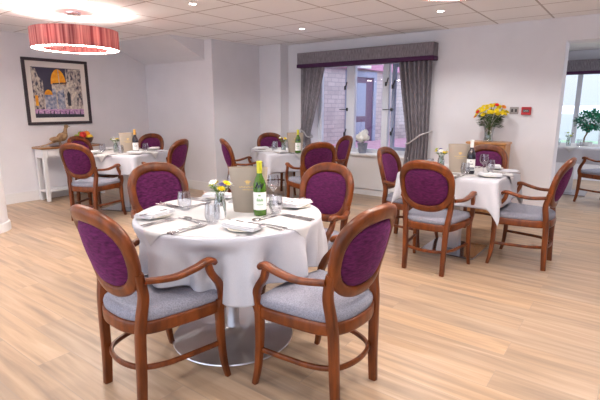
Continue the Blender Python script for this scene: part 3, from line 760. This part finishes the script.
# tapered wine coolers with gold lettering
def cooler(x, y, rz, label):
    e = tag(empty('wine_cooler', (x, y, SZ), rz), label, 'wine cooler', 'taupe wine coolers')
    b = NB(); lathe(b, [(0, 0), (.088, 0), (.091, .003), (.112, .255), (.112, .258), (.109, .258), (.088, .008), (0, .008)], 40, ry=.42); obj('cooler_body', b, 'taupe', e)
    def p(u, z):
        rr = .091 + .021 * z / .255 + .0006
        th = -PI / 2 + u / rr; return (rr * math.cos(th), rr * .42 * math.sin(th), z)
    b = NB()
    for k in range(11):
        u = -.048 + .0096 * k
        obox(b, p(u, .150), (.0011, .0006, .0045), Matrix.Identity(3)); obox(b, p(u + .003, .1525 if k % 2 else .1475), (.0026, .0006, .0010), Matrix.Identity(3))
    for k in range(8): obox(b, p(-.028 + .008 * k, .134), (.0022, .0006, .0022), Matrix.Identity(3))
    obj('lettering', b, 'gold', e, False)
    b = NB()
    for k in range(5):
        a = -.9 + .45 * k; obox(b, p(.012 * math.sin(a), .172 + .010 * math.cos(a)), (.0022, .0006, .008), Matrix.Rotation(a, 3, 'Y'))
    obox(b, p(0, .168), (.010, .0006, .002), Matrix.Identity(3)); obj('emblem', b, 'gold', e, False)
cooler(T1.x + .085, T1.y + .075, rotz(-.60, .80), 'taupe tapered wine cooler with gold emblem on the round table')
cooler(T2.x + .03, T2.y - .10, rotz(-.25, .97), 'taupe tapered wine cooler with gold emblem on the sideboard table')
cooler(T3.x + .27, T3.y - .20, rotz(-.6, .8), 'taupe tapered wine cooler on the window table')
cooler(T4.x + .14, T4.y - .02, rotz(-.8, .55), 'taupe tapered wine cooler on the ring lamp table')

# posies in small glass vases
def bloom(bm, c, r, n=10, up=(0, 0, 1), layers=2):
    up = Vector(up).normalized(); t = up.orthogonal().normalized(); q = up.cross(t)
    for L in range(layers):
        for k in range(n):
            a = 2 * PI * (k + .5 * L) / n; d = (t * math.cos(a) + q * math.sin(a))
            el = .25 + .55 * L; rr = r * (1 - .3 * L)
            tip = Vector(c) + d * rr * math.cos(el) + up * rr * math.sin(el)
            sd = d.cross(up) * r * .26; mid = Vector(c) + d * rr * .55 * math.cos(el) + up * (rr * .55 * math.sin(el) + r * .08)
            vs = [bm.verts.new(v) for v in (Vector(c), mid + sd, tip, mid - sd)]
            bm.faces.new(vs)
    ball(bm, Vector(c) + up * r * .12, r * .28, 8, 5)
def leaf(bm, c, d, L, w):
    d = Vector(d).normalized(); s = d.cross(Vector((.1, .2, 1))).normalized() * w; c = Vector(c)
    m = c + d * L * .5 + Vector((0, 0, .1 * L))
    vs = [bm.verts.new(v) for v in (c, m + s, c + d * L, m - s)]; bm.faces.new(vs)
def posy(x, y, label, vlabel, tname, seed, s=1.0, pal=('yellow', 'whitepetal', 'violet', 'yellow', 'lime', 'whitepetal', 'yellow')):
    r = random.Random(seed)
    e = tag(empty('bud_vase', (x, y, SZ)), vlabel, 'vase', 'glass bud vases')
    b = NB(); lathe(b, [(0, 0), (.030, 0), (.034, .01), (.033, .08), (.024, .115), (.027, .13), (.0255, .13), (.022, .115), (.031, .078), (.031, .012), (0, .008)], 24); obj('vase_body', b, 'vaseglass', e)
    e = tag(empty('flower_posy', (x, y, SZ)), label, 'flowers', 'flower posies on the tables')
    b = NB()
    heads = []
    for k, c in enumerate(pal):
        a = 2 * PI * k / len(pal) + r.random() * .5; rr = (.012 + .040 * r.random() + (.02 if k else 0)) * s
        p = Vector((rr * math.cos(a), rr * math.sin(a), .160 + .04 * r.random())); heads.append((p, c)); tube(b, [(0, 0, .02), (p.x * .3, p.y * .3, .12), p], .0018, 5)
    for k in range(16):
        a = r.random() * 2 * PI; leaf(b, (.01 * math.cos(a), .01 * math.sin(a), .13 + .03 * r.random()), (math.cos(a), math.sin(a), .2), .055, .010)
    obj('foliage', b, 'stem', e)
    for p, c in heads:
        b = NB(); bloom(b, p, .024 * s, 9, (p.x * 8, p.y * 8, .7)); obj('bloom', b, c, e)
posy(T1.x + .055, T1.y - .125, 'posy of yellow, white and violet flowers on the round table', 'small glass vase with the posy on the round table', '', 1, 1.15)
posy(T2.x - .19, T2.y + .02, 'posy of yellow and violet flowers on the sideboard table', 'small glass vase with the posy on the sideboard table', '', 2)
posy(T3.x + .15, T3.y - .30, 'posy of yellow and white flowers on the window table', 'small glass vase with the posy on the window table', '', 3)
posy(T4.x + .02, T4.y - .13, 'posy with one large yellow flower on the ring lamp table', 'small glass vase with the posy on the ring lamp table', '', 4, 1, ('yellow', 'yellow', 'whitepetal', 'lime', 'whitepetal'))
posy(T5.x - .04, T5.y - .33, 'small lime green posy beside the bonsai in the next room', 'small glass vase with the posy in the next room', '', 5, 1, ('lime', 'lime', 'whitepetal', 'lime'))
e = tag(empty('salt_shaker', (T1.x + .085, T1.y - .155, SZ)), 'white waisted salt shaker beside the posy on the round table', 'salt shaker')
b = NB(); lathe(b, [(0, 0), (.024, 0), (.026, .006), (.024, .035), (.016, .062), (.015, .072), (0, .072)], 24); obj('shaker_body', b, 'china' if False else 'white', e)
b = NB(); lathe(b, [(.0155, .072), (.017, .078), (.013, .092), (0, .096)], 24); obj('shaker_cap', b, 'chrome', e)

# ------------------------------------------------------------------ curtains and pelmet
p1 = tag(empty('pelmet', (-3.45, D, 1.985)), 'long grey pelmet with dark purple band over the window', 'pelmet')
b = NB(); box(b, -1.14, 1.14, -.172, 0, .055, .232, .008); obj('fabric_box', b, 'pelmet', p1, False)
b = NB(); box(b, -1.146, 1.146, -.178, 0, 0, .055, .008); obj('band', b, 'purple', p1, False)
def curtain(xo, sgn, topw, tie_in, tiez, label, nf):
    """xo: outer edge x; sgn: direction towards the window"""
    b = NB(); nz, nx = 40, 90; g = []
    z0, z1 = .03, 2.035
    for i in range(nz + 1):
        z = z0 + (z1 - z0) * i / nz
        f = max(0, min(1, (z - tiez) / (z1 - tiez))) if z > tiez else max(0, min(1, (tiez - z) / .8)) * .35
        f = f ** .9
        wdt = tie_in + (topw - tie_in) * f
        row = []
        for j in range(nx + 1):
            s = j / nx
            amp = .030 + .004 * math.sin(3 * s * PI)
            y = D - .075 + amp * math.sin(2 * PI * nf * s) * (.75 + .25 * f) - .012 * math.sin(2 * PI * (nf * .43) * s + 1)
            if z < tiez + .1: y += .0
            row.append(b.verts.new((xo + sgn * wdt * (s + .012 * math.sin(2 * PI * nf * s * 1.0)), y, z)))
        g.append(row)
    for i in range(nz):
        for j in range(nx): b.faces.new((g[i][j], g[i + 1][j], g[i + 1][j + 1], g[i][j + 1]))
    o = obj('curtain', b, 'curtain'); md = o.modifiers.new('thick', 'SOLIDIFY'); md.thickness = .003
    tag(o, label, 'curtain', 'grey window curtains')
curtain(-4.575, 1, .47, .17, .90, 'grey curtain at the left side of the window, held by a tieback', 6)
curtain(-2.345, -1, .50, .32, .90, 'grey curtain at the right side of the window, held by a tieback', 7)
for xa, xb, lab, za, zb in ((-4.60, -4.355, 'silver rope tieback around the left curtain', 1.00, .87), (-2.33, -2.67, 'silver rope tieback around the right curtain', 1.03, .845)):
    s = 1 if xb > xa else -1
    b = NB(); tube(b, catmull([(xa, D - .012, za), (xa + s * .01, D - .09, za - .01), (xa + s * .12, D - .135, (za * .7 + zb * .3)), (xb - s * .06, D - .132, zb + .015), (xb + s * .015, D - .08, zb), (xb - s * .03, D - .022, zb + .02)], 8), .011, 8)
    tag(obj('curtain_tieback', b, 'rope'), lab, 'tieback', 'curtain tiebacks')

# pot of white flowers on the sill
px, py = -3.48, D + .085
e = tag(empty('flower_pot', (px, py, WZ0)), 'slate grey pot on the window sill', 'flower pot')
b = NB(); lathe(b, [(0, 0), (.055, 0), (.060, .01), (.082, .15), (.086, .16), (.080, .162), (.072, .14), (0, .135)], 32); obj('pot_body', b, 'pot', e)
e = tag(empty('potted_hydrangea', (px, py, WZ0 + .13)), 'white round-headed flowers in the slate pot on the sill', 'flowers')
b = NB(); r = random.Random(5)
for k in range(7): a = k * .9; tube(b, [(0, 0, .0), (.05 * math.cos(a), .05 * math.sin(a), .10)], .003, 5); leaf(b, (0, 0, .05), (math.cos(a), math.sin(a), .3), .10, .025)
obj('foliage', b, 'leaf', e)
for k, (x, y, z, q) in enumerate(((0, 0, .15, .07), (-.055, -.02, .12, .055), (.06, -.01, .12, .055), (0, -.05, .10, .055), (.02, .03, .19, .05))):
    b = NB()
    for i in range(42):
        v = Vector((r.gauss(0, 1), r.gauss(0, 1), r.gauss(0, 1))).normalized(); bloom(b, Vector((x, y, z)) + v * q, .018, 5, v, 1)
    ball(b, (x, y, z), q * .93, 16, 10); obj('flower_head', b, 'whitepetal', e)

# ------------------------------------------------------------------ sideboard and bouquet
sb = tag(empty('sideboard', (-1.515, D - .155, 0)), 'small oak sideboard against the back wall', 'sideboard')
hw, y0, y1 = .232, -.155, .135
b = NB(); box(b, -hw, hw, y0 + .012, y1, .06, .905, .003); obj('carcass', b, 'oak', sb, False)
b = NB(); box(b, -hw - .014, hw + .014, y0 - .008, y1 + .004, .905, .932, .006); obj('top', b, 'oak', sb, False)
b = NB(); box(b, -hw + .01, hw - .01, y0 + .03, y1 - .01, 0, .06); obj('plinth', b, 'oak', sb, False)
b = NB(); box(b, -hw + .012, hw - .012, y0 - .002, y0 + .012, .74, .89, .004); d_ = obj('drawer', b, 'oak', sb, False)
b = NB(); ball(b, (0, y0 - .014, .815), .014); obj('knob', b, 'chrome', d_)
for s in (-1, 1):
    b = NB(); box(b, *((-hw + .012, -.003) if s < 0 else (.003, hw - .012)), y0 - .002, y0 + .012, .08, .725, .004); d_ = obj('door', b, 'oak', sb, False)
    b = NB(); ball(b, (s * .03, y0 - .014, .45), .012); obj('knob', b, 'chrome', d_)
vx, vy, vz = -1.525, D - .165, .932
v = tag(empty('flower_vase', (vx, vy, vz)), 'flared clear glass vase on the oak sideboard', 'vase')
b = NB(); lathe(b, [(0, 0), (.058, 0), (.062, .006), (.050, .06), (.052, .12), (.072, .20), (.070, .20), (.049, .12), (.046, .06), (.056, .014), (0, .012)], 32); obj('vase_body', b, 'vaseglass', v)
e = tag(empty('flower_bouquet', (vx, vy, vz)), 'big bouquet of yellow blooms with two red ones on the sideboard', 'flowers')
r = random.Random(11); heads = []
for k in range(30):
    for _ in range(60):
        a = r.random() * 2 * PI; q = r.random() ** .5
        p = Vector((.195 * q * math.cos(a), .115 * q * math.sin(a), .350 + .105 * (1 - q * q) + .035 * (r.random() - .5)))
        if all((p - h[0]).length > .043 for h in heads): break
    heads.append((p, 'yellow'))
heads += [(Vector((-.125, -.10, .37)), 'redpetal'), (Vector((.085, -.07, .455)), 'redpetal'), (Vector((.16, -.05, .43)), 'orange'), (Vector((-.16, -.05, .315)), 'orange'), (Vector((.02, -.13, .37)), 'yellow'), (Vector((-.06, -.13, .39)), 'yellow'), (Vector((.10, -.12, .385)), 'yellow')]
b = NB()
for p, c in heads[::2]: tube(b, catmull([(-p.x * .25, -p.y * .25, .02), (-p.x * .05, -p.y * .05, .12), (p.x * .35, p.y * .35, .24), p], 4), .0028, 5)
obj('stems', b, 'stem', e)
b = NB()
for k in range(130):
    a = r.random() * 2 * PI; q = .4 + .6 * r.random(); c = (.11 * q * math.cos(a), .07 * q * math.sin(a), .19 + .15 * r.random())
    leaf(b, c, (math.cos(a), math.sin(a), r.random() * .9 - .5), .060 + .04 * r.random(), .014)
for k in range(10): a = r.random() * 6; leaf(b, (0, 0, .04 + .12 * r.random()), (math.cos(a), math.sin(a), .8), .06, .014)
obj('foliage', b, 'leaf', e)
for p, c in heads:
    b = NB(); bloom(b, p, .037 if c != 'redpetal' else .032, 12, (p.x * 3, p.y * 4 - .25, .55), 3); obj('bloom', b, c, e)

# switch plate and red call point
e = tag(empty('switch_plate', (-1.285, D, 1.322)), 'steel double switch plate right of the yellow flowers', 'switch')
b = NB(); box(b, -.052, .052, -.008, 0, -.043, .043, .003); obj('plate', b, 'plate', e, False)
for s in (-1, 1):
    b = NB(); box(b, s * .022 - .011, s * .022 + .011, -.013, -.008, -.018, .018, .002); obj('rocker', b, 'frame', e, False)
e = tag(empty('fire_call_point', (-1.143, D, 1.317)), 'red fire alarm call point on the back wall', 'alarm')
b = NB(); box(b, -.055, .055, -.035, 0, -.048, .048, .006); obj('housing', b, 'red', e, False)
b = NB(); box(b, -.034, .034, -.038, -.034, -.016, .018, .001); f_ = obj('glass_panel', b, 'black', e, False)
b = NB()
for k in range(5): x = -.022 + .011 * k; box(b, x - .0012, x + .0012, -.0392, -.038, -.008, .008); box(b, x, x + .005, -.0392, -.038, .005 if k % 2 else -.002, .008 if k % 2 else .001)
obj('lettering', b, 'label', f_, False)

# ------------------------------------------------------------------ framed picture on the left wall
pc = tag(empty('framed_picture', (LX, 3.38, 1.582)), 'framed townscape with orange domes on the left wall', 'picture')
S2 = .477
b = NB()
for y0, y1, z0, z1 in ((-S2, S2, S2 - .042, S2), (-S2, S2, -S2, -S2 + .042), (-S2, -S2 + .042, -S2 + .042, S2 - .042), (S2 - .042, S2, -S2 + .042, S2 - .042)): box(b, 0, .03, y0, y1, z0, z1, .004)
obj('picture_frame', b, 'frame', pc, False)
b = NB(); box(b, .002, .010, -S2 + .04, S2 - .04, -S2 + .04, S2 - .04); obj('mount', b, 'mount', pc, False)
b = NB(); box(b, .010, .012, -.362, .362, -.372, .352); art = obj('canvas', b, 'art_sky', pc, False)
def patch(poly, mat, d):
    b = NB(); prism(b, [(y, z) for y, z in poly], .012, .012 + d); obj('painted_area', b, mat, art, False)
# y grows to the right in the picture
patch([(-.362, .345), (-.30, .33), (-.27, .22), (-.215, .16), (-.205, .0), (-.19, -.25), (-.362, -.30)], 'art', .0010)
patch([(-.205, -.04), (-.08, -.04), (-.08, -.27), (-.205, -.27)], 'art_blue', .0012)
patch([(-.09, .12), (.0, .15), (.14, .14), (.14, .34), (.362, .35), (.362, -.25), (-.09, -.26)], 'art_pale', .0014)
patch([(.13, .34), (.25, .35), (.25, .17), (.13, .15)], 'art', .0016)
patch([(.27, .30), (.362, .33), (.362, -.22), (.27, -.20)], 'art', .0016)
patch([(-.02, .0), (.08, .05), (.09, -.26), (-.02, -.26)], 'art_blue', .0017)
patch([(-.09, .05), (-.04, .05), (-.04, -.26), (-.09, -.26)], 'art_blue', .0017)
patch([(.125, -.02), (.15, .02), (.175, -.02), (.175, -.20), (.125, -.20)], 'art_dark', .0020)
patch([(-.10 + .112 * (1 - math.cos(PI * k / 12)), .12 + (.215 * math.sin(PI * k / 12))) for k in range(13)], 'art_orange', .0020)
patch([(-.205 + .058 * (1 - math.cos(PI * k / 10)), -.04 + .075 * math.sin(PI * k / 10)) for k in range(11)], 'art_orange', .0018)
patch([(.015, .335), (.025, .335), (.03, .12), (.02, .12)], 'art_pale', .0024)
patch([(-.075, .13), (.13, .15), (.13, .13), (-.075, .11)], 'art_dark', .0022)
patch([(-.362, -.12), (-.24, -.08), (-.22, -.27), (-.362, -.28)], 'art_orange', .0009)
patch([(-.34, -.05), (-.30, -.05), (-.30, -.20), (-.34, -.20)], 'art_orange', .0012)
patch([(-.362, -.25), (.362, -.25), (.362, -.33), (-.362, -.31)], 'art_violet', .0021)
patch([(-.362, -.33), (.362, -.335), (.362, -.372), (-.362, -.372)], 'art_dark', .0022)
b = NB()
for k in range(9): y = -.32 + .075 * k + .012 * (k % 3); prism(b, [(y - .008, -.33), (y + .008, -.33), (y + .005, -.27), (y - .005, -.27)], .012, .0146)
obj('painted_area', b, 'art_dark', art, False)
b = NB(); rr = random.Random(8)
for k in range(30):
    y = rr.choice((-.34, -.30, -.26, .06, .11, .24, .29, .33)) + rr.random() * .012; z = -.2 + .36 * rr.random()
    prism(b, [(y - .004, z), (y + .004, z), (y + .004, z + .022), (y - .004, z + .022)], .012, .0142)
obj('painted_area', b, 'art_dark', art, False)

# ------------------------------------------------------------------ console table, pheasant and fruit
cn = tag(empty('console_table', (-6.935, 3.375, 0)), 'white painted console table with a brown wooden top', 'console table')
hx, hy = .150, .47
b = NB(); box(b, -hx, hx, -hy, hy, .765, .79, .006); obj('top', b, 'top', cn, False)
b = NB(); box(b, -hx + .02, hx - .02, -hy + .03, hy - .03, .64, .765); obj('apron', b, 'white', cn, False)
for k in range(2):
    ya = -hy + .09 + k * .41; b = NB(); box(b, hx - .02, hx - .008, ya, ya + .35, .66, .75, .003); d_ = obj('drawer', b, 'white', cn, False)
    b = NB(); ball(b, (hx + .006, ya + .175, .705), .013); obj('knob', b, 'chrome', d_)
for sx in (-1, 1):
    for sy in (-1, 1):
        b = NB(); box(b, sx * (hx - .04) - .025, sx * (hx - .04) + .025, sy * (hy - .05) - .025, sy * (hy - .05) + .025, 0, .765 if False else .64, .004); obj('leg', b, 'white', cn, False)
b = NB(); box(b, -hx + .02, hx - .02, -hy + .03, hy - .03, .135, .16, .003); obj('lower_shelf', b, 'white', cn, False)

ph = tag(empty('pheasant_ornament', (-6.93, 3.185, .79)), 'carved brown long-tailed pheasant ornament on the console table', 'ornament')
b = NB(); P = catmull([(0, -.17, .014), (0, -.09, .030), (0, -.02, .058), (0, .05, .092), (0, .10, .120), (0, .125, .160), (0, .135, .205), (0, .142, .225)], 6)
n = len(P); rr_ = []
for i in range(n):
    s = i / (n - 1); rr_.append(.006 + .040 * math.exp(-((s - .52) / .18) ** 2) + .014 * s * (1 if s < .97 else .9))
tube(b, P, rr_, 14); ball(b, (0, .148, .236), .024, 12, 8, (.85, 1.15, .95)); obj('body', b, 'fawn', ph)
b = NB(); sweep(b, [(0, .168, .238), (0, .185, .234), (0, .198, .228)], [(.012, .012), (.008, .008), (.002, .002)], n=8, ex=2); obj('beak', b, 'frame', ph)
b = NB()
for k in (-1, 0, 1): sweep(b, [(k * .008, -.12, .022), (k * .012, -.20, .014), (k * .010, -.27 + .02 * abs(k), .012)], [(.016, .006), (.012, .005), (.003, .003)], n=8, ex=2)
obj('tail', b, 'fawn', ph)
for s in (-1, 1):
    b = NB(); ball(b, (s * .034, .03, .085), 1, 12, 8, (.014, .085, .030)); o = obj('wing', b, 'fawn', ph)
    b = NB(); tube(b, [(s * .018, .05, .06), (s * .02, .055, .012), (s * .02, .08, .005)], .006, 6); obj('leg', b, 'fawn', ph)
b = NB(); box(b, -.04, .04, -.06, .12, 0, .008, .003); obj('base', b, 'frame', ph, False)

ph.scale = (1.22, 1.22, 1.22)
bx, by = -6.93, 3.61
fb = tag(empty('fruit_bowl', (bx, by, .79)), 'dark rounded fruit bowl on the console table', 'bowl')
b = NB(); lathe(b, [(0, 0), (.06, 0), (.065, .008), (.10, .03), (.125, .075), (.130, .10), (.125, .10), (.118, .075), (.094, .035), (.05, .014), (0, .012)], 36); obj('bowl_body', b, 'bowl', fb)
fruit = [('apple', .045, .06, -.055, .105, 'red apple at the front left of the fruit bowl'), ('apple', .045, .055, -.10 + .07, .150, 'red apple on top of the heap in the fruit bowl'), ('apple', .044, -.05, .055, .150, 'red apple at the back of the fruit bowl, highest'),
         ('lime', .036, .015, -.085, .125, 'green lime at the left of the fruit bowl'), ('lime', .035, -.02, -.02, .165, 'green lime on top of the fruit bowl'), ('lime', .035, -.06, -.06, .125, 'green lime at the rear left of the fruit bowl'),
         ('lemon', .040, .07, .045, .115, 'yellow lemon at the front right of the fruit bowl'), ('lemon', .038, .02, .09, .115, 'yellow lemon at the right rim of the fruit bowl'), ('tangerine', .042, .035, .035, .165, 'orange tangerine on top right of the fruit bowl'), ('tangerine', .042, .0, .01, .085, 'orange tangerine in the middle of the fruit bowl')]
fb.scale = (1.15, 1.15, 1.15)
for k, rad, x, y, z, lab in fruit:
    rad *= 1.15; x *= 1.15; y *= 1.15; z = (z - .02) * 1.15 + .02
    b = NB()
    if k == 'apple': lathe(b, [(0, -.8 * rad), (.45 * rad, -.9 * rad), (.85 * rad, -.5 * rad), (rad, .1 * rad), (.85 * rad, .65 * rad), (.45 * rad, .9 * rad), (.15 * rad, .78 * rad), (0, .68 * rad)], 18)
    elif k == 'lemon': lathe(b, [(0, -1.35 * rad), (.2 * rad, -1.15 * rad), (.7 * rad, -.8 * rad), (.95 * rad, 0), (.7 * rad, .8 * rad), (.2 * rad, 1.15 * rad), (0, 1.35 * rad)], 18)
    else: ball(b, (0, 0, 0), rad, 16, 10, (1, 1, .9))
    f_ = obj(k, b, 'fruit_' + k); f_.location = (bx + x, by + y, .79 + z - .02)
    if k == 'lemon': f_.rotation_euler = (1.4, .2, .5 + y * 8)
    tag(f_, lab, 'fruit', 'fruit in the bowl')
    b = NB()
    if k in ('apple', 'tangerine'): tube(b, [(0, 0, .66 * rad), (.003, 0, 1.15 * rad)], .002, 5); obj('stalk', b, 'bark', f_)
    else: b.free()

# ------------------------------------------------------------------ bonsai in the next room
bo = tag(empty('bonsai_tree', (T5.x + .17, T5.y - .10, SZ)), 'bushy green bonsai with a thin bent trunk in the next room', 'plant')
b = NB(); lathe(b, [(0, 0), (.07, 0), (.09, .05), (.095, .055), (.088, .055), (.08, .045), (0, .042)], 28); obj('pot', b, 'white', bo)
b = NB(); tube(b, catmull([(-.03, 0, .04), (-.03, 0, .12), (0, 0, .20), (.01, 0, .28), (.02, 0, .36)], 5), [.011] * 21, 8)
for a in range(6): tube(b, [(.01, 0, .26), (.13 * math.cos(a), .13 * math.sin(a), .36 + .03 * (a % 2))], .005, 6)
obj('trunk', b, 'bark', bo)
b = NB(); r = random.Random(2)
for k in range(760):
    v = Vector((r.gauss(0, 1), r.gauss(0, 1), r.gauss(0, 1))).normalized(); q = .55 + .45 * r.random()
    c = Vector((.03 + v.x * .21 * q, v.y * .18 * q, .385 + v.z * .135 * q + .02 * math.sin(9 * v.x)))
    leaf(b, c, (v.x + r.gauss(0, .5), v.y + r.gauss(0, .5), v.z + r.gauss(0, .5)), .055, .018)
obj('foliage', b, 'bonsai', bo)

# ------------------------------------------------------------------ world and camera
wd = bpy.data.worlds.new('daylight'); sc.world = wd; wd.use_nodes = True
bg = wd.node_tree.nodes['Background']; bg.inputs['Color'].default_value = (.78, .86, 1.0, 1); bg.inputs['Strength'].default_value = 1.8
cd = bpy.data.cameras.new('camera'); cam = bpy.data.objects.new('camera', cd); COL.objects.link(cam)
cd.sensor_width = 36; cd.lens = 447.63 / 600 * 36; cd.clip_start = .05
yaw, pit = -.6424, .2057
fw = Vector((math.sin(yaw) * math.cos(pit), math.cos(yaw) * math.cos(pit), -math.sin(pit)))
cam.location = (0, 0, 1.37); cam.rotation_euler = fw.to_track_quat('-Z', 'Y').to_euler()
sc.camera = cam
vs = sc.view_settings; vs.view_transform = 'Standard'; vs.look = 'None'; vs.gamma = 1; vs.use_curve_mapping = False; vs.exposure = .38
sc.cycles.use_denoising = True
